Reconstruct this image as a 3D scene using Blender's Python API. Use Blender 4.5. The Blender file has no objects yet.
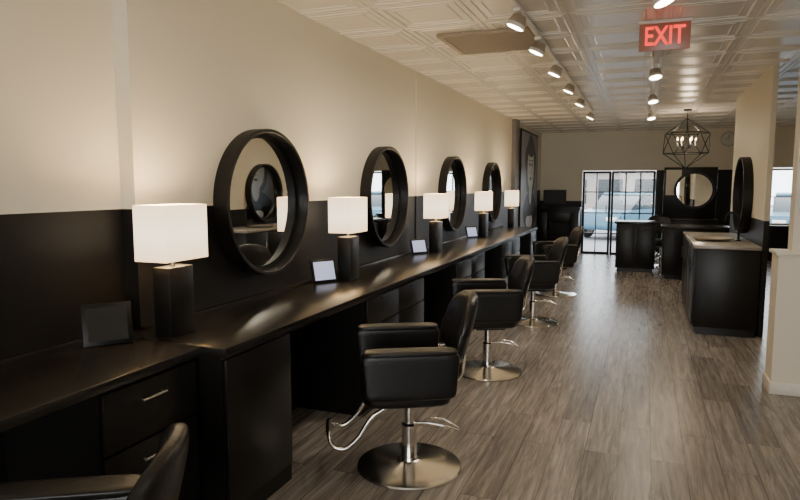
import bpy, bmesh, math, random
from mathutils import Vector, Matrix, Euler
random.seed(4)
R=math.radians
CEIL=2.73
# ------------------------------------------------------------------ materials
def mat(name,col,rough=0.5,metal=0.0,emis=None,es=0.0,noise=0.0,nscale=20,bump=0.0,coat=0.0,spec=0.5):
    m=bpy.data.materials.new(name); m.use_nodes=True
    nt=m.node_tree; b=nt.nodes['Principled BSDF']
    b.inputs['Base Color'].default_value=(*col,1); b.inputs['Roughness'].default_value=rough
    b.inputs['Metallic'].default_value=metal; b.inputs['Specular IOR Level'].default_value=spec
    b.inputs['Coat Weight'].default_value=coat
    if emis: b.inputs['Emission Color'].default_value=(*emis,1); b.inputs['Emission Strength'].default_value=es
    if noise or bump:
        tc=nt.nodes.new('ShaderNodeTexCoord'); n=nt.nodes.new('ShaderNodeTexNoise'); n.inputs['Scale'].default_value=nscale
        n.inputs['Detail'].default_value=4
        nt.links.new(tc.outputs['Object'],n.inputs['Vector'])
        if noise:
            mx=nt.nodes.new('ShaderNodeMix'); mx.data_type='RGBA'
            mx.inputs['A'].default_value=(*[c*(1-noise) for c in col],1); mx.inputs['B'].default_value=(*[min(1,c*(1+noise)) for c in col],1)
            nt.links.new(n.outputs['Fac'],mx.inputs['Factor']); nt.links.new(mx.outputs['Result'],b.inputs['Base Color'])
        if bump:
            bp=nt.nodes.new('ShaderNodeBump'); bp.inputs['Strength'].default_value=bump; bp.inputs['Distance'].default_value=0.01
            nt.links.new(n.outputs['Fac'],bp.inputs['Height']); nt.links.new(bp.outputs['Normal'],b.inputs['Normal'])
    return m
def two_tone(name,top,bot,zline,rt=0.6,rb=0.45):
    m=bpy.data.materials.new(name); m.use_nodes=True; nt=m.node_tree; b=nt.nodes['Principled BSDF']
    b.inputs['Specular IOR Level'].default_value=0.3
    g=nt.nodes.new('ShaderNodeNewGeometry'); s=nt.nodes.new('ShaderNodeSeparateXYZ'); c=nt.nodes.new('ShaderNodeMath'); c.operation='GREATER_THAN'
    c.inputs[1].default_value=zline
    nt.links.new(g.outputs['Position'],s.inputs[0]); nt.links.new(s.outputs['Z'],c.inputs[0])
    mx=nt.nodes.new('ShaderNodeMix'); mx.data_type='RGBA'; mx.inputs['A'].default_value=(*bot,1); mx.inputs['B'].default_value=(*top,1)
    nt.links.new(c.outputs[0],mx.inputs['Factor']); nt.links.new(mx.outputs['Result'],b.inputs['Base Color'])
    mr=nt.nodes.new('ShaderNodeMix'); mr.inputs['A'].default_value=rb; mr.inputs['B'].default_value=rt
    nt.links.new(c.outputs[0],mr.inputs['Factor']); nt.links.new(mr.outputs['Result'],b.inputs['Roughness'])
    n=nt.nodes.new('ShaderNodeTexNoise'); n.inputs['Scale'].default_value=60; nt.links.new(g.outputs['Position'],n.inputs['Vector'])
    bp=nt.nodes.new('ShaderNodeBump'); bp.inputs['Strength'].default_value=0.08; bp.inputs['Distance'].default_value=0.005
    nt.links.new(n.outputs['Fac'],bp.inputs['Height']); nt.links.new(bp.outputs['Normal'],b.inputs['Normal'])
    return m
CREAM=(0.83,0.76,0.61); DARK=(0.010,0.0085,0.008)
M_wall=two_tone('paint_two_tone',CREAM,DARK,1.435)
M_part=two_tone('paint_two_tone_low',CREAM,DARK,1.19)
M_back=two_tone('paint_two_tone_high',CREAM,DARK,1.87)
M_cream=mat('paint_cream',(0.82,0.75,0.61),0.55,noise=0.03,nscale=3)
M_trimw=mat('trim_white',(0.78,0.73,0.63),0.4,noise=0.02)
M_grey=mat('pilaster_grey',(0.20,0.185,0.17),0.6,noise=0.05)
M_ceil=mat('tin_ceiling',(0.85,0.80,0.71),0.27,noise=0.02,nscale=2)
M_lam=mat('black_laminate',(0.008,0.007,0.0065),0.36,noise=0.15,nscale=8,spec=0.35)
M_lamtop=mat('black_counter_top',(0.012,0.010,0.009),0.27,noise=0.2,nscale=12,spec=0.4)
M_frame=mat('mirror_frame_black',(0.009,0.008,0.0075),0.45,noise=0.1,spec=0.35)
M_mirror=mat('mirror_glass',(0.86,0.87,0.86),0.015,metal=1,noise=0.005)
M_leather=mat('black_leather',(0.009,0.008,0.0075),0.33,noise=0.1,nscale=60,bump=0.12,spec=0.4)
M_chrome=mat('brushed_chrome',(0.80,0.77,0.72),0.17,metal=1,noise=0.06,nscale=30)
M_steel=mat('brushed_steel',(0.5,0.46,0.41),0.32,metal=1,noise=0.06,nscale=40)
M_white=mat('white_plastic',(0.75,0.72,0.66),0.35,noise=0.02)
def shademat():
    m=mat('lamp_shade_linen',(0.8,0.7,0.55),0.8,emis=(1.0,0.80,0.53),es=2.4); nt=m.node_tree; b=nt.nodes['Principled BSDF']; L=nt.links
    # linen glows more strongly near the bulb height inside the shade
    tc=nt.nodes.new('ShaderNodeTexCoord'); s=nt.nodes.new('ShaderNodeSeparateXYZ'); L.new(tc.outputs['Object'],s.inputs[0])
    cr=nt.nodes.new('ShaderNodeValToRGB'); mr=nt.nodes.new('ShaderNodeMapRange'); mr.inputs['From Min'].default_value=.355; mr.inputs['From Max'].default_value=.61
    L.new(s.outputs['Z'],mr.inputs['Value']); L.new(mr.outputs[0],cr.inputs[0]); e=cr.color_ramp.elements
    e[0].position=0; e[0].color=(0.95,0.62,0.33,1); e[1].position=1; e[1].color=(0.95,0.66,0.38,1); k=e.new(.45); k.color=(1.0,.84,.60,1)
    L.new(cr.outputs[0],b.inputs['Emission Color'])
    n=nt.nodes.new('ShaderNodeTexNoise'); n.inputs['Scale'].default_value=90; L.new(tc.outputs['Object'],n.inputs['Vector'])
    bp=nt.nodes.new('ShaderNodeBump'); bp.inputs['Strength'].default_value=.2; bp.inputs['Distance'].default_value=.002; L.new(n.outputs['Fac'],bp.inputs['Height']); L.new(bp.outputs['Normal'],b.inputs['Normal'])
    return m
M_shade=shademat()
M_bulb=mat('bulb_glow',(1,0.9,0.7),0.5,emis=(1.0,0.86,0.64),es=25,noise=0.01)
M_bulb2=mat('small_bulb_glow',(1,0.9,0.7),0.5,emis=(1.0,0.7,0.4),es=9,noise=0.01)
M_screen=mat('tablet_screen',(0.3,0.32,0.38),0.15,emis=(0.55,0.64,1.0),es=0.7,noise=0.1,nscale=15)
M_screenoff=mat('dark_photo',(0.02,0.019,0.018),0.3,noise=0.4,nscale=12,spec=.3)
M_red=mat('exit_red',(0.6,0.02,0.015),0.4,emis=(1.0,0.03,0.02),es=2.0,noise=0.02)
M_acr=mat('exit_panel',(0.24,0.14,0.10),0.3,emis=(0.7,0.12,0.07),es=0.12,noise=0.02)
M_blackm=mat('black_metal',(0.01,0.01,0.01),0.4,metal=0.6,noise=0.05)
M_vent=mat('vent_metal',(0.34,0.28,0.21),0.5,noise=0.1)
M_asph=mat('asphalt',(0.22,0.22,0.23),0.9,noise=0.3,nscale=6)
M_bldg=mat('stucco_building',(0.30,0.27,0.24),0.9,noise=0.1,nscale=2)
M_car=mat('car_paint_blue',(0.04,0.13,0.19),0.35,coat=0.2,noise=0.02)
M_cglass=mat('car_glass',(0.02,0.03,0.035),0.15,noise=0.05)
M_tire=mat('tyre_rubber',(0.02,0.02,0.02),0.8,noise=0.1)
M_quartz=mat('pale_counter',(0.42,0.38,0.33),0.2,noise=0.12,nscale=25)
M_skin=mat('print_pale',(0.85,0.83,0.8),0.4,noise=0.1,nscale=4)
M_printdark=mat('print_dark',(0.02,0.02,0.022),0.4,noise=0.3,nscale=4)
M_printmid=mat('print_grey',(0.30,0.29,0.29),0.4,noise=0.3,nscale=3)
def glassmat():
    m=bpy.data.materials.new('window_glass'); m.use_nodes=True; nt=m.node_tree
    for n in list(nt.nodes):
        if n.type!='OUTPUT_MATERIAL': nt.nodes.remove(n)
    o=nt.nodes['Material Output']; t=nt.nodes.new('ShaderNodeBsdfTransparent'); g=nt.nodes.new('ShaderNodeBsdfGlossy'); g.inputs['Roughness'].default_value=0.02
    x=nt.nodes.new('ShaderNodeMixShader'); f=nt.nodes.new('ShaderNodeFresnel'); f.inputs['IOR'].default_value=1.35
    nt.links.new(f.outputs[0],x.inputs[0]); nt.links.new(t.outputs[0],x.inputs[1]); nt.links.new(g.outputs[0],x.inputs[2]); nt.links.new(x.outputs[0],o.inputs['Surface'])
    return m
M_glass=glassmat()
def woodmat():
    m=bpy.data.materials.new('wood_plank_floor'); m.use_nodes=True; nt=m.node_tree; b=nt.nodes['Principled BSDF']; L=nt.links
    tc=nt.nodes.new('ShaderNodeTexCoord'); mp=nt.nodes.new('ShaderNodeMapping'); mp.inputs['Rotation'].default_value=(0,0,R(90))
    L.new(tc.outputs['Object'],mp.inputs['Vector'])
    br=nt.nodes.new('ShaderNodeTexBrick'); br.offset=0.37; br.inputs['Scale'].default_value=1.0
    br.inputs['Brick Width'].default_value=1.22; br.inputs['Row Height'].default_value=0.18; br.inputs['Mortar Size'].default_value=0.0018
    br.inputs['Color1'].default_value=(0,0,0,1); br.inputs['Color2'].default_value=(1,1,1,1); br.inputs['Mortar'].default_value=(0.5,0.5,0.5,1)
    L.new(mp.outputs[0],br.inputs['Vector'])
    mp2=nt.nodes.new('ShaderNodeMapping'); mp2.inputs['Scale'].default_value=(36,2.4,1)
    L.new(tc.outputs['Object'],mp2.inputs['Vector'])
    add=nt.nodes.new('ShaderNodeVectorMath'); add.operation='MULTIPLY_ADD'; add.inputs[1].default_value=(9,9,9)
    L.new(br.outputs['Color'],add.inputs[0]); L.new(mp2.outputs[0],add.inputs[2])
    n=nt.nodes.new('ShaderNodeTexNoise'); n.inputs['Scale'].default_value=1.0; n.inputs['Detail'].default_value=8; n.inputs['Roughness'].default_value=0.7; n.inputs['Distortion'].default_value=0.6
    L.new(add.outputs[0],n.inputs['Vector'])
    cr=nt.nodes.new('ShaderNodeValToRGB'); e=cr.color_ramp.elements
    e[0].position=0.33; e[0].color=(0.12,0.102,0.09,1); e[1].position=0.68; e[1].color=(0.36,0.32,0.285,1)
    k=e.new(0.5); k.color=(0.225,0.196,0.172,1)
    L.new(n.outputs['Fac'],cr.inputs[0])
    hs=nt.nodes.new('ShaderNodeHueSaturation'); L.new(cr.outputs[0],hs.inputs['Color'])
    mr=nt.nodes.new('ShaderNodeMapRange'); mr.inputs['To Min'].default_value=0.78; mr.inputs['To Max'].default_value=1.2
    sp=nt.nodes.new('ShaderNodeSeparateColor'); L.new(br.outputs['Color'],sp.inputs[0]); L.new(sp.outputs[0],mr.inputs['Value']); L.new(mr.outputs[0],hs.inputs['Value'])
    mx=nt.nodes.new('ShaderNodeMix'); mx.data_type='RGBA'; mx.inputs['B'].default_value=(0.04,0.034,0.03,1)
    L.new(br.outputs['Fac'],mx.inputs['Factor']); L.new(hs.outputs[0],mx.inputs['A']); L.new(mx.outputs['Result'],b.inputs['Base Color'])
    b.inputs['Roughness'].default_value=0.27
    bp=nt.nodes.new('ShaderNodeBump'); bp.inputs['Strength'].default_value=0.12; bp.inputs['Distance'].default_value=0.004
    L.new(n.outputs['Fac'],bp.inputs['Height']); L.new(bp.outputs['Normal'],b.inputs['Normal'])
    return m
M_floor=woodmat()
# ------------------------------------------------------------------ geometry builder
class G:
    def __init__(s): s.bm=bmesh.new(); s.mats=[]
    def merge(s,t,m,M=None):
        if m not in s.mats: s.mats.append(m)
        i=s.mats.index(m)
        for f in t.faces: f.material_index=i
        if M is not None: bmesh.ops.transform(t,matrix=M,verts=t.verts)
        me=bpy.data.meshes.new('tmp'); t.to_mesh(me); t.free(); s.bm.from_mesh(me); bpy.data.meshes.remove(me)
    def box(s,x0,x1,y0,y1,z0,z1,m,bev=0.0,seg=2,M=None):
        t=bmesh.new(); bmesh.ops.create_cube(t,size=1)
        bmesh.ops.scale(t,vec=(x1-x0,y1-y0,z1-z0),verts=t.verts); bmesh.ops.translate(t,vec=((x0+x1)/2,(y0+y1)/2,(z0+z1)/2),verts=t.verts)
        if bev: bmesh.ops.bevel(t,geom=t.edges[:],offset=bev,segments=seg,affect='EDGES',profile=0.5)
        s.merge(t,m,M)
    def pad(s,c,h,m,n=5,k=10,fn=None,M=None):
        t=bmesh.new(); bmesh.ops.create_cube(t,size=2)
        bmesh.ops.subdivide_edges(t,edges=t.edges[:],cuts=k,use_grid_fill=True)
        for v in t.verts:
            p=v.co; r=(abs(p.x)**n+abs(p.y)**n+abs(p.z)**n)**(-1.0/n); q=p*r
            v.co=Vector((q.x*h[0],q.y*h[1],q.z*h[2]))
            if fn: v.co=fn(v.co)
            v.co+=Vector(c)
        s.merge(t,m,M)
    def lathe(s,prof,m,c=(0,0,0),axis='Z',n=40,M=None):
        t=bmesh.new(); rings=[]
        for r,z in prof:
            if r<1e-6: rings.append([t.verts.new((0,0,z))])
            else: rings.append([t.verts.new((r*math.cos(2*math.pi*i/n),r*math.sin(2*math.pi*i/n),z)) for i in range(n)])
        for a,b in zip(rings,rings[1:]):
            for i in range(n):
                j=(i+1)%n
                vs=[a[i%len(a)],a[j%len(a)],b[j%len(b)],b[i%len(b)]]
                u=[]
                for v in vs:
                    if v not in u: u.append(v)
                if len(u)>2:
                    try: t.faces.new(u)
                    except ValueError: pass
        if axis=='X': bmesh.ops.transform(t,matrix=Matrix.Rotation(R(90),4,'Y'),verts=t.verts)
        if axis=='Y': bmesh.ops.transform(t,matrix=Matrix.Rotation(R(-90),4,'X'),verts=t.verts)
        bmesh.ops.translate(t,vec=c,verts=t.verts); bmesh.ops.recalc_face_normals(t,faces=t.faces)
        s.merge(t,m,M)
    def cyl(s,p0,p1,r,m,r1=None,n=20):
        p0=Vector(p0);p1=Vector(p1); d=p1-p0; t=bmesh.new()
        bmesh.ops.create_cone(t,cap_ends=True,segments=n,radius1=r,radius2=r if r1 is None else r1,depth=d.length)
        s.merge(t,m,Matrix.Translation((p0+p1)/2)@d.to_track_quat('Z','Y').to_matrix().to_4x4())
    def tube(s,pts,r,m,n=10,smooth=True):
        pts=[Vector(p) for p in pts]
        if smooth and len(pts)>2:
            o=[]
            P=[pts[0]*2-pts[1]]+pts+[pts[-1]*2-pts[-2]]
            for i in range(1,len(P)-2):
                for k in range(6):
                    u=k/6; a,b,c,d=P[i-1],P[i],P[i+1],P[i+2]
                    o.append(0.5*((2*b)+(c-a)*u+(2*a-5*b+4*c-d)*u*u+(3*b-a-3*c+d)*u**3))
            o.append(pts[-1]); pts=o
        t=bmesh.new(); rings=[]
        ref=Vector((0.13,0.21,0.97)).normalized()
        for i,p in enumerate(pts):
            d=(pts[min(i+1,len(pts)-1)]-pts[max(i-1,0)]).normalized()
            u=d.cross(ref)
            if u.length<0.1: u=d.cross(Vector((1,0,0)))
            u.normalize(); w=d.cross(u)
            rings.append([t.verts.new(p+u*r*math.cos(2*math.pi*k/n)+w*r*math.sin(2*math.pi*k/n)) for k in range(n)])
        for a,b in zip(rings,rings[1:]):
            for k in range(n): t.faces.new((a[k],a[(k+1)%n],b[(k+1)%n],b[k]))
        t.faces.new(rings[0][::-1]); t.faces.new(rings[-1])
        bmesh.ops.recalc_face_normals(t,faces=t.faces)
        s.merge(t,m)
    def prism(s,poly,y0,y1,m,bev=0.0,M=None):
        t=bmesh.new(); a=[t.verts.new((x,y0,z)) for x,z in poly]; b=[t.verts.new((x,y1,z)) for x,z in poly]
        t.faces.new(a); t.faces.new(b[::-1])
        for i in range(len(a)):
            j=(i+1)%len(a); t.faces.new((a[j],a[i],b[i],b[j]))
        bmesh.ops.recalc_face_normals(t,faces=t.faces)
        if bev: bmesh.ops.bevel(t,geom=t.edges[:],offset=bev,segments=2,affect='EDGES')
        s.merge(t,m,M)
    def make(s,name,loc=(0,0,0),rot=(0,0,0),sm=38):
        me=bpy.data.meshes.new(name); s.bm.to_mesh(me); s.bm.free()
        for m in s.mats: me.materials.append(m)
        for p in me.polygons: p.use_smooth=True
        me.set_sharp_from_angle(angle=R(sm))
        o=bpy.data.objects.new(name,me); o.location=loc; o.rotation_euler=rot
        bpy.context.scene.collection.objects.link(o); return o
def light(name,kind,loc,e,col,rot=(0,0,0),parent=None,**k):
    d=bpy.data.lights.new(name,kind); d.energy=e; d.color=col
    for a,b in k.items(): setattr(d,a,b)
    o=bpy.data.objects.new(name,d); bpy.context.scene.collection.objects.link(o)
    if parent:
        o.parent=parent
    o.location=loc; o.rotation_euler=rot
    return o
XR=6.2; YB=14.6; YF=-4.0; WS=2.30
# ------------------------------------------------------------------ shell
g=G(); g.box(-0.25,XR+0.15,YF-0.15,YB+0.15,-0.1,0,M_floor); g.make('floor')
g=G()
g.box(-0.25,-0.10,YF,WS,0,CEIL+.02,M_wall); g.make('wall_left')
g=G(); g.box(-0.25,-0.012,WS,6.2,0,CEIL+.02,M_wall); g.box(-0.25,0.0,6.2,YB,0,CEIL+.02,M_wall)
g.make('wall_left_far')
g=G(); g.box(0.0,0.07,11.2,11.55,0,CEIL,M_grey); g.make('trim_1')
g=G(); g.box(-.012,0.022,2.30,10.5,0.80,0.865,M_lamtop,.002); g.box(-.10,-.078,-2.5,2.3,0.80,0.865,M_lamtop,.002); g.make('trim_2')
g=G(); g.box(XR,XR+.15,YF,YB,0,CEIL+.02,M_part); g.make('wall_right')
WX0,WX1=0.93,2.47; VX0,VX1=3.95,5.95
g=G(); y0,y1=YB,YB+.15
g.box(-.25,WX0,y0,y1,0,CEIL+.02,M_part); g.box(WX0,WX1,y0,y1,1.87,CEIL+.02,M_back)
g.box(WX1,VX0,y0,y1,0,CEIL+.02,M_back); g.box(VX0,VX1,y0,y1,1.9,CEIL+.02,M_back); g.box(VX0,VX1,y0,y1,0,0.72,M_part); g.box(VX1,XR+.15,y0,y1,0,CEIL+.02,M_part)
g.make('wall_back')
g=G(); y0,y1=YF-.15,YF
g.box(-.25,1.0,y0,y1,0,CEIL+.02,M_wall); g.box(5.2,XR+.15,y0,y1,0,CEIL+.02,M_wall); g.box(1,5.2,y0,y1,0,0.5,M_wall); g.box(1,5.2,y0,y1,2.4,CEIL+.02,M_wall)
g.make('wall_front')
# ceiling with pressed tin tiles
g=G(); g.box(-.25,XR+.15,YF-.15,YB+.15,CEIL+.03,CEIL+.13,M_ceil)
t=bmesh.new(); T=0.61
def ringtile(x0,y0,x1,y1,rings):
    prev=None
    for ins,dz in rings:
        c=[t.verts.new(v) for v in ((x0+ins,y0+ins,CEIL+dz),(x0+ins,y1-ins,CEIL+dz),(x1-ins,y1-ins,CEIL+dz),(x1-ins,y0+ins,CEIL+dz))]
        if prev:
            for i in range(4):
                j=(i+1)%4; t.faces.new((prev[i],prev[j],c[j],c[i]))
        prev=c
    t.faces.new(prev)
nx=int((XR+.25)/T)+1; ny=int((YB-YF)/T)+1
pr=[(0,0.008),(0.005,0.008),(0.008,0),(0.04,0),(0.046,-.007),(0.060,-.007),(0.066,0.002),(0.105,0.002),(0.110,-.004),(0.118,-.004),(0.123,0.001)]
for i in range(nx):
    for j in range(ny):
        x=-.12+i*T; y=YF+j*T; X1=min(x+T,XR+.1); Y1=min(y+T,YB+.1)
        if X1-x<0.3 or Y1-y<0.3: ringtile(x,y,X1,Y1,[(0,0),(0.012,0.0)])
        else: ringtile(x,y,X1,Y1,pr)
g.merge(t,M_ceil); g.make('ceiling',sm=5)
g=G(); g.box(3.38,3.43,7.14,9.8,0,CEIL,M_part); g.make('wall_partition')
g=G(); g.box(3.18,XR,5.2,5.45,0,1.04,M_cream); g.box(3.16,XR,5.18,5.47,1.04,1.065,M_trimw,0.005); g.box(3.27,XR,5.25,5.40,1.065,CEIL,M_cream); g.make('wall_divider')
g=G(); g.box(3.168,XR,5.188,5.462,0,0.09,M_trimw,0.004); g.make('baseboard_divider')
g=G(); g.box(0.0,0.93,YB-.015,YB,0,0.1,M_lam); g.box(2.47,3.95,YB-.015,YB,0,0.1,M_lam); g.make('baseboard_back')
def win(name,x0,x1,z0,z1,y,nx,nz,fr,m,bar=0.018):
    g=G(); a,b=y+.03,y+.09
    g.box(x0,x0+fr,a,b,z0,z1,m,.004); g.box(x1-fr,x1,a,b,z0,z1,m,.004); g.box(x0+fr,x1-fr,a,b,z0,z0+fr,m,.004); g.box(x0+fr,x1-fr,a,b,z1-fr,z1,m,.004)
    for i in range(1,nx):
        x=x0+(x1-x0)*i/nx; g.box(x-bar/2,x+bar/2,a+.01,b-.01,z0+fr,z1-fr,m)
    for i in range(1,nz):
        z=z0+(z1-z0)*i/nz; g.box(x0+fr,x1-fr,a+.01,b-.01,z-bar/2,z+bar/2,m)
    g.box(x0+fr,x1-fr,a+.028,a+.032,z0+fr,z1-fr,M_glass)
    return g
g=win('door',0.94,1.55,0.0,1.86,YB,2,4,0.05,M_blackm,0.022); g.cyl((1.46,YB+.02,0.9),(1.46,YB+.02,1.1),0.012,M_steel); g.make('door_1')
win('w',1.56,2.46,0.0,1.86,YB,3,4,0.045,M_blackm,0.028).make('window_1')
win('w',VX0+.01,VX1-.01,0.73,1.89,YB,3,2,0.045,M_trimw).make('window_2')
win('w',1.01,5.19,0.51,2.39,YF-.12,4,1,0.05,M_blackm,0.04).make('fill_window')  # unseen window put in behind the camera to frame the fill lamp
# ------------------------------------------------------------------ counter
g=G(); bk=-.078
g.box(bk,0.48,-2.5,2.149,0.81,0.85,M_lamtop,0.004); g.box(bk,0.020,2.149,2.28,0.0,0.85,M_lamtop)
g.box(bk,0.44,-2.5,-.6,0.08,0.81,M_lam)
g.box(bk,0.44,1.62,2.14,0.0,0.81,M_lam)
for z0,z1 in ((0.10,0.55),(0.56,0.79)):
    g.box(0.44,0.458,1.63,2.13,z0,z1,M_lam,0.003)
    hz=z1-0.07; g.cyl((0.475,1.80,hz),(0.475,1.93,hz),0.005,M_steel,n=10)
    for yy in (1.81,1.92): g.cyl((0.455,yy,hz),(0.475,yy,hz),0.004,M_steel,n=8)
g.box(bk,-.06,-.6,1.62,0,0.81,M_lam)
g.make('storage_counter')
g=G(); YE=10.5; bk=.022
g.box(bk,0.60,2.15,YE,0.805,0.85,M_lamtop,0.004)
g.box(bk,0.565,2.16,2.72,0.0,0.805,M_lam)
g.box(0.565,0.582,2.175,2.705,0.10,0.79,M_lam,0.003)
knee=[(2.72,3.66),(4.80,5.74),(6.90,7.84),(9.05,9.95)]
cabs=[(3.66,4.80),(5.74,6.90),(7.84,9.05),(9.95,YE-.01)]
for a,b in cabs:
    g.box(bk,0.565,a,b,0.08,0.805,M_lam); g.box(bk,0.52,a,b,0.0,0.08,M_lam)
    n=2 if b-a>0.9 else 1; w=(b-a)/n
    for i in range(n):
        y=a+i*w
        g.box(0.565,0.582,y+.008,y+w-.008,0.09,0.60,M_lam,0.003); g.box(0.565,0.582,y+.008,y+w-.008,0.61,0.79,M_lam,0.003)
        g.cyl((0.592,y+w*.4,0.775),(0.592,y+w*.6,0.775),0.004,M_blackm,n=8)
        for yy in (y+w*.41,y+w*.59): g.cyl((0.58,yy,0.775),(0.592,yy,0.775),0.004,M_blackm,n=8)
for a,b in knee: g.box(bk,0.04,a,b,0.0,0.805,M_lam)
g.make('styling_counter')
# ------------------------------------------------------------------ mirrors
def mirror(y,z=1.44,x=0.0,d=0.92,dep=0.10,flip=False,name='round_mirror'):
    g=G(); r=d/2
    g.lathe([(r-.055,0.0),(r,0.0),(r,dep-.004),(r-.004,dep),(r-.020,dep),(r-.024,dep-.004),(r-.024,0.02),(r-.055,0.02),(r-.055,0)],M_frame,axis='X',n=72)
    g.lathe([(0,0.018),(r-.022,0.018),(r-.022,0.003),(0,0.003)],M_mirror,axis='X',n=72)
    return g.make(name,(x,y,z),(0,0,math.pi if flip else 0))
mirror(3.33,x=-.012,d=.91); mirror(5.28,x=-.012); mirror(7.40,x=0.0); mirror(9.52,x=0.0)
mirror(8.35,x=3.38,flip=True,z=1.43,d=.90)
# ------------------------------------------------------------------ table lamps
def lamp(x,y):
    g=G()
    g.box(-.05,.05,-.08,.08,0,0.322,M_lam,0.004)
    g.cyl((0,0,.322),(0,0,.40),0.01,M_steel)
    sx,sy=0.09,0.142; z0,z1=0.355,0.61; w=.004
    g.box(-sx,sx,-sy,-sy+w,z0,z1,M_shade); g.box(-sx,sx,sy-w,sy,z0,z1,M_shade); g.box(-sx,-sx+w,-sy+w,sy-w,z0,z1,M_shade); g.box(sx-w,sx,-sy+w,sy-w,z0,z1,M_shade)
    g.box(-sx+w,sx-w,-.004,.004,z0+.03,z0+.036,M_steel)
    g.lathe([(0,.40),(.02,.405),(.03,.44),(.022,.475),(0,.49)],M_bulb2,n=16)
    o=g.make('table_lamp',(x,y,0.85))
    light('lamp_bulb','POINT',(0,0,0.53),15.0,(1.0,0.76,0.44),parent=o,shadow_soft_size=0.05)
for x,y in ((0.20,2.30),(0.22,4.12),(0.22,6.20),(0.22,8.28),(0.22,10.2)): lamp(x,y)
def tablet(name,x,y,w,h,scr,rz,fr=0.018):
    g=G(); M=Matrix.Rotation(R(-16),4,'Y')
    g.box(-.006,.006,-w/2,w/2,0,h,M_blackm,0.003,M=M); g.box(.006,.0075,-w/2+fr,w/2-fr,fr,h-fr,scr,M=M)
    g.prism([(-.07,0.0),(-.06,0.0),(-.035,h*.6),(-.045,h*.6)],-.02,.02,M_blackm)
    return g.make(name,(x,y,0.853),(0,0,R(rz)))
tablet('photo_frame',0.09,2.01,0.20,0.185,M_screenoff,-38,0.02)
tablet('tablet_computer',0.14,3.91,0.2,0.17,M_screen,-32)
tablet('tablet_computer',0.14,5.93,0.2,0.155,M_screen,-32)
tablet('tablet_computer',0.14,8.02,0.2,0.155,M_screen,-32)
# ------------------------------------------------------------------ chairs
def chair(x,y,rot,name='styling_chair'):
    g=G()
    g.lathe([(0,0),(.285,0),(.29,.006),(.285,.014),(.20,.026),(.08,.034),(.05,.045),(.045,.06),(0,.06)],M_chrome,n=56)
    g.lathe([(.042,.05),(.042,.24),(.036,.245),(.028,.25),(.028,.40),(0,.40)],M_chrome,n=28)
    g.box(-.12,.12,-.12,.12,.375,.40,M_blackm,.005)
    g.pad((-.03,0,.465),(.235,.235,.065),M_leather,n=6)
    def armf(p):
        q=p.copy(); k=(p.z+.115)/.23
        q.x*= 0.92+0.08*k
        return q
    for sy in (-1,1):
        g.pad((-.03,sy*.285,.605),(.245,.052,.118),M_leather,n=11,k=14,fn=armf)
        g.pad((-.03,sy*.285,.722),(.235,.054,.014),M_leather,n=5,k=8)
        g.tube([(.19,sy*.27,.55),(.235,sy*.25,.58),(.265,sy*.20,.68)],.009,M_chrome)
    def backf(p):
        q=p.copy(); q.x+= -0.9*p.y*p.y + 0.24*(p.z+.2)
        q.y*=1-0.14*((p.z+.2)/.4)
        q.z-= 0.6*p.y*p.y*(1 if p.z>0 else 0)
        return q
    g.pad((.255,0,.80),(.034,.25,.172),M_leather,n=3.8,k=14,fn=backf)
    g.box(.16,.24,-.03,.03,.40,.412,M_blackm); g.prism([(.22,.40),(.24,.40),(.285,.68),(.265,.68)],-.025,.025,M_blackm)
    g.tube([(-.14,-.14,.39),(-.22,-.15,.34),(-.29,-.16,.24),(-.36,-.16,.185),(-.42,-.15,.20),(-.44,-.11,.24),(-.445,0,.245),(-.44,.11,.24),(-.42,.15,.20),(-.36,.16,.185),(-.29,.16,.24),(-.22,.15,.34),(-.14,.14,.39)],.012,M_chrome)
    g.tube([(.03,0,.25),(.12,-.03,.25),(.20,-.05,.235),(.27,-.02,.20),(.27,.03,.20),(.20,.06,.235),(.12,.04,.25)],.007,M_chrome)
    return g.make(name,(x,y,0),(0,0,R(rot)))
chair(0.96,0.93,30); chair(1.09,3.09,28); chair(1.08,4.98,25); chair(1.12,7.0,22); chair(1.12,8.95,22)
chair(2.58,12.72,100)
# ------------------------------------------------------------------ right sink cabinet
g=G()
g.box(2.80,3.35,7.08,9.0,0.0,0.08,M_lam); g.box(2.77,3.355,7.04,9.0,0.08,0.90,M_lam,0.003)
for i in range(4):
    y=7.06+i*.485; g.box(2.753,2.77,y,y+.47,0.10,0.88,M_lam,.003); g.cyl((2.742,y+.42,.6),(2.742,y+.42,.75),.005,M_steel,n=8)
    g.cyl((2.742,y+.42,.61),(2.755,y+.42,.61),.004,M_steel,n=8); g.cyl((2.742,y+.42,.74),(2.755,y+.42,.74),.004,M_steel,n=8)
g.box(2.745,3.358,7.02,9.02,0.90,0.935,M_quartz,.004)
g.make('sink_cabinet')
g=G(); g.lathe([(.0,.001),(.16,.001),(.2,.02),(.205,.03),(.19,.03),(.15,.012),(0,.008)],M_steel,n=40)
g.make('sink_basin',(2.98,7.7,0.936))
g=G(); g.lathe([(0,0),(.03,0),(.03,.01),(.015,.02),(0,.02)],M_blackm,n=20)
g.tube([(0,0,0),(0,0,.15),(0,0,.24),(-.03,0,.30),(-.09,0,.31),(-.13,0,.27),(-.135,0,.22)],.011,M_blackm); g.tube([(0,0,.06),(0,.05,.09)],.008,M_blackm)
g.make('sink_faucet',(3.23,7.7,0.936))
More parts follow.
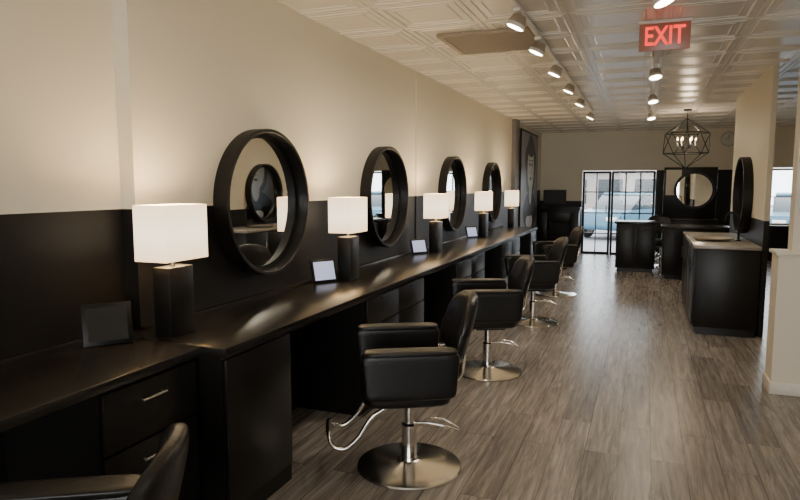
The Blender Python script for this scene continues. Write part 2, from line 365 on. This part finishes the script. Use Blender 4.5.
# ------------------------------------------------------------------ reception desks
def desk(x0,x1,y0,y1,h,tx0=None,tx1=None,name='reception_desk'):
    g=G(); tx0=x0-.03 if tx0 is None else tx0; tx1=x1+.03 if tx1 is None else tx1
    g.box(x0+.03,x1-.03,y0+.04,y1-.03,0,.07,M_lam); g.box(x0,x1,y0,y1,.07,h-.035,M_lam,.003)
    for i in range(2):
        w=(x1-x0)/2; g.box(x0+i*w+.01,x0+(i+1)*w-.01,y0-.015,y0,.09,h-.06,M_lam,.003); g.cyl((x0+i*w+w*.35,y0-.03,h-.14),(x0+i*w+w*.65,y0-.03,h-.14),.005,M_blackm,n=8)
        for q in (.36,.64): g.cyl((x0+i*w+w*q,y0-.03,h-.14),(x0+i*w+w*q,y0-.01,h-.14),.004,M_blackm,n=8)
    g.box(tx0,tx1,y0-.03,y1+.02,h-.035,h,M_lamtop,.004)
    if tx1>x1+.2: g.box(tx1-.05,tx1-.01,y0,y1,0,h-.035,M_lam,.003)
    return g.make(name)
desk(1.80,2.46,11.75,12.35,0.90); desk(2.56,3.16,11.06,11.66,0.88,tx1=3.85)
g=G()
g.box(2.60,3.56,13.3,13.75,0,0.86,M_lam,.003); g.box(2.58,3.58,13.27,13.77,0.86,0.895,M_lamtop,.003)
g.box(2.60,3.56,13.55,13.63,0.895,1.90,M_lam,.004); g.box(2.64,2.92,13.542,13.55,1.35,1.85,M_cream)  # pale inset is a reflection of white items painted as a flat patch
r=.37; MM=Matrix.Translation((3.16,13.55,1.45))@Matrix.Rotation(math.pi,4,'Z')
g.lathe([(r-.05,0),(r,0),(r,.08),(r-.02,.08),(r-.02,.015),(r-.05,.015),(r-.05,0)],M_frame,axis='Y',n=60,M=MM); g.lathe([(0,.014),(r-.02,.014),(r-.02,.002),(0,.002)],M_mirror,axis='Y',n=60,M=MM)
g.make('vanity_station')
# ------------------------------------------------------------------ back-left mantel, tv, poster, clock
g=G()
g.box(.04,.24,14.12,14.57,0,1.0,M_lam,.004); g.box(.74,.92,14.12,14.57,0,1.0,M_lam,.004); g.box(.24,.74,14.12,14.57,.72,1.0,M_lam,.004)
g.box(.24,.74,14.45,14.57,0,.72,M_blackm); g.box(.03,.95,14.06,14.57,1.0,1.06,M_lam,.006); g.box(.04,.93,14.09,14.57,.95,1.0,M_lam,.006)
for i in range(9): g.box(.27+i*.052,.30+i*.052,14.2,14.22,.04,.4,M_blackm)
g.box(.25,.73,14.18,14.24,.02,.05,M_blackm)
g.make('fireplace_mantel')
g=G(); g.box(.12,.62,14.3,14.33,1.12,1.44,M_blackm,.006); g.box(.135,.605,14.296,14.3,1.135,1.425,M_screenoff); g.box(.34,.40,14.3,14.34,1.07,1.13,M_blackm); g.box(.25,.49,14.24,14.40,1.062,1.072,M_blackm,.002); g.make('television')
g=G(); g.box(0,.02,11.9,13.9,.5,2.62,M_blackm,.002); g.box(.02,.026,11.94,13.86,.54,2.58,M_printmid)
def blob(cy,cz,ry,rz,x,m,n=40,fn=lambda a:1.0):
    t=bmesh.new(); vs=[t.verts.new((x,cy+ry*fn(a)*math.cos(a),cz+rz*fn(a)*math.sin(a))) for a in [2*math.pi*i/n for i in range(n)]]
    t.faces.new(vs); g.merge(t,m)
blob(12.95,1.95,.62,.58,.0262,M_printdark,fn=lambda a:1+.08*math.sin(5*a)); blob(12.95,1.0,.75,.42,.0264,M_printdark,fn=lambda a:1+.05*math.cos(4*a))
blob(12.98,1.50,.17,.35,.0266,M_skin); blob(12.98,1.90,.38,.46,.0268,M_skin)
blob(12.98,2.30,.42,.18,.0270,M_printdark)
for cy in (12.84,13.12): blob(cy,1.97,.07,.03,.0272,M_printdark); blob(cy,2.05,.09,.015,.0272,M_printdark)
blob(12.98,1.68,.09,.03,.0272,M_printdark); blob(12.98,1.80,.035,.02,.0272,M_printmid); blob(12.9,.75,.35,.2,.0272,M_skin,fn=lambda a:1+.2*math.sin(3*a))
g.make('portrait_poster',(.021,0,0))
g=G(); g.lathe([(0,0),(.15,0),(.15,.03),(.135,.035),(.13,.02),(0,.02)],M_steel,axis='Y',n=40); g.lathe([(0,.021),(.13,.021)],M_white,axis='Y',n=40)
g.box(-.004,.004,.022,.026,0,.09,M_blackm); g.box(0,.07,.022,.026,-.004,.004,M_blackm); g.make('wall_clock',(3.83,YB,2.5),(0,0,math.pi))
# ------------------------------------------------------------------ exit sign
g=G(); g.box(-.17,.17,-.012,.012,-.21,-.02,M_acr,.003); g.box(-.18,.18,-.025,.025,-.02,0,M_white,.003)
ex=g.make('exit_sign',(2.34,4.96,CEIL-.006))
c=bpy.data.curves.new('exit_letters','FONT'); c.body='EXIT'; c.size=.185; c.extrude=.002; c.offset=.002; c.align_x='CENTER'; c.align_y='CENTER'
o=bpy.data.objects.new('exit_letters',c); bpy.context.scene.collection.objects.link(o); c.materials.append(M_red); o.parent=ex; o.location=(0,-.015,-.115); o.rotation_euler=(R(90),0,0); o.scale=(.72,1,1)
g=G(); z1=CEIL-.006
g.box(.68,1.40,4.78,4.82,z1-.02,z1,M_vent); g.box(.68,1.40,5.46,5.5,z1-.02,z1,M_vent); g.box(.68,.72,4.82,5.46,z1-.02,z1,M_vent); g.box(1.36,1.40,4.82,5.46,z1-.02,z1,M_vent)
for i in range(16): g.box(.72,1.36,4.84+i*.04,4.86+i*.04,z1-.016,z1,M_vent)
g.make('ceiling_vent')
# ------------------------------------------------------------------ track lights
def track(x,y0,y1,ys,aim,e):
    z=CEIL-.006
    g=G(); g.box(x-.018,x+.018,y0,y1,z-.025,z,M_white,.003); g.make('track_rail')
    for k,y in enumerate(ys):
        g=G(); d=Vector(aim).normalized(); p=Vector((0,0,-.105))
        g.box(-.025,.025,-.05,.05,-.05,-.025,M_white,.004); g.cyl((0,0,-.05),(0,0,-.09),.009,M_steel,n=10)
        g.cyl(p-d*.04,p+d*.015,.045,M_steel,r1=.062,n=28); g.cyl(p+d*.015,p+d*.04,.062,M_white,r1=.066,n=28)
        g.cyl(p+d*.0401,p+d*.042,.054,M_bulb,n=28)
        h=g.make('track_spotlight',(x,y,z))
        ee=e[k] if isinstance(e,list) else e
        light('spot_bulb','SPOT',p+d*.06,ee,(1.0,0.88,0.69),rot=d.to_track_quat('-Z','Y').to_euler(),parent=h,spot_size=R(140),spot_blend=1.0,shadow_soft_size=.06)
track(1.43,-1.0,11.5,[0.6,2.4,4.2,5.05,6.1,7.25,8.5,10.2],(-.45,-.05,-1),[3,20,46,36,40,38,46,56])
track(2.30,3.9,4.6,[3.95],(.35,-.1,-1),26)
track(2.30,5.2,11.5,[6.6,8.5,10.6],(.15,-.25,-1),40)
track(4.6,6.0,12.5,[7.2,9.5,11.8],(-.1,-.2,-1),40)
# ------------------------------------------------------------------ chandelier
g=G(); s=.37; P=[Vector((0,0,s*1.05))]
for i in range(5): a=2*math.pi*i/5+.2; P.append(Vector((s*.92*math.cos(a),s*.92*math.sin(a),s*.42)))
for i in range(5): a=2*math.pi*(i+.5)/5+.2; P.append(Vector((s*.92*math.cos(a),s*.92*math.sin(a),-s*.42)))
P.append(Vector((0,0,-s*1.05)))
E=[]
for i in range(5):
    E+=[(0,1+i),(1+i,1+(i+1)%5),(1+i,6+i),(1+(i+1)%5,6+i),(6+i,6+(i+1)%5),(6+i,11)]
for a,b in E: g.cyl(P[a],P[b],.0065,M_blackm,n=8)
top=CEIL-.006-2.2
g.cyl((0,0,-.05),(0,0,top),.007,M_blackm,n=8); g.lathe([(0,top-.03),(.06,top-.02),(.065,top),(0,top)],M_blackm,n=24)
for i in range(6):
    a=math.pi*i/3; q=Vector((.13*math.cos(a),.13*math.sin(a),0)); g.tube([(0,0,-.04),(q.x*.6,q.y*.6,-.07),(q.x,q.y,-.03)],.005,M_blackm,n=6); g.cyl(q+Vector((0,0,-.03)),q+Vector((0,0,.04)),.009,M_white,n=10)
    g.lathe([(0,.04),(.012,.05),(.015,.065),(.006,.09),(0,.1)],M_bulb2,c=(q.x,q.y,0),n=10)
ch=g.make('pendant_chandelier',(2.83,10.8,2.2)); light('chandelier_bulb','POINT',(0,0,.14),16,(1,.8,.55),parent=ch,shadow_soft_size=.08)
# ------------------------------------------------------------------ exterior
g=G(); g.box(-30,40,YB+.2,60,-.3,-.12,M_asph); g.make('ground_outside')
g=G(); g.box(-14,8,40,44,-.12,2.7,M_bldg); g.box(-14.2,8.2,39.8,40,2.3,2.8,M_trimw)
for i in range(10): g.box(-13+i*2.1,-11.6+i*2.1,39.95,40.02,.4,1.9,M_cglass)
g.make('building_exterior')
def car(x,y,rz):
    g=G()
    low=[(-2.15,.32),(-2.2,.55),(-2.1,.82),(-1.25,.92),(1.35,.95),(2.0,.88),(2.2,.7),(2.18,.32)]
    g.prism(low,-.85,.85,M_car,bev=.06)
    g.prism([(-1.35,.88),(-.65,1.38),(.75,1.40),(1.55,.92)],-.72,.72,M_cglass,bev=.05)
    g.prism([(-.68,1.36),(-.6,1.43),(.7,1.45),(.82,1.37)],-.68,.68,M_car,bev=.02)
    for xx in (-1.35,1.35):
        for yy in (-.86,.68): 
            g.lathe([(0,0),(.2,0),(.31,.01),(.33,.04),(.33,.14),(.31,.18),(0,.18)],M_tire,axis='Y',c=(xx,yy,.33),n=28)
            g.lathe([(0,-.01),(.19,-.005),(.2,0)],M_steel,axis='Y',c=(xx,yy,.33),n=20)
    for yy in (-.55,.55): g.box(-2.2,-2.12,yy-.17,yy+.17,.6,.72,M_white,.02); g.box(2.1,2.2,yy-.15,yy+.15,.68,.8,M_red,.02)
    g.make('car',(x,y,-.12),(0,0,R(rz)))
car(1.9,21.5,62); car(-2.2,27,75); car(6.6,21.5,80)
w=bpy.data.worlds.new('World'); bpy.context.scene.world=w; w.use_nodes=True
bg=w.node_tree.nodes['Background']; bg.inputs['Color'].default_value=(0.88,0.94,1.0,1); bg.inputs['Strength'].default_value=7.0
light('front_fill_light','AREA',(3.1,YF-.35,1.45),90,(1.0,.90,.74),rot=(R(90),0,0),shape='RECTANGLE',size=4.1,size_y=1.8)  # added fill lamp outside the unseen front opening, brightens walls and ceiling
cd=bpy.data.cameras.new('camera'); cd.lens=27.9; cd.sensor_width=36; cd.clip_start=.05; cd.clip_end=200
cam=bpy.data.objects.new('camera',cd); bpy.context.scene.collection.objects.link(cam)
cam.location=(2.25,0,1.55); cam.rotation_euler=(R(90-5.98),0,R(21.45)); bpy.context.scene.camera=cam
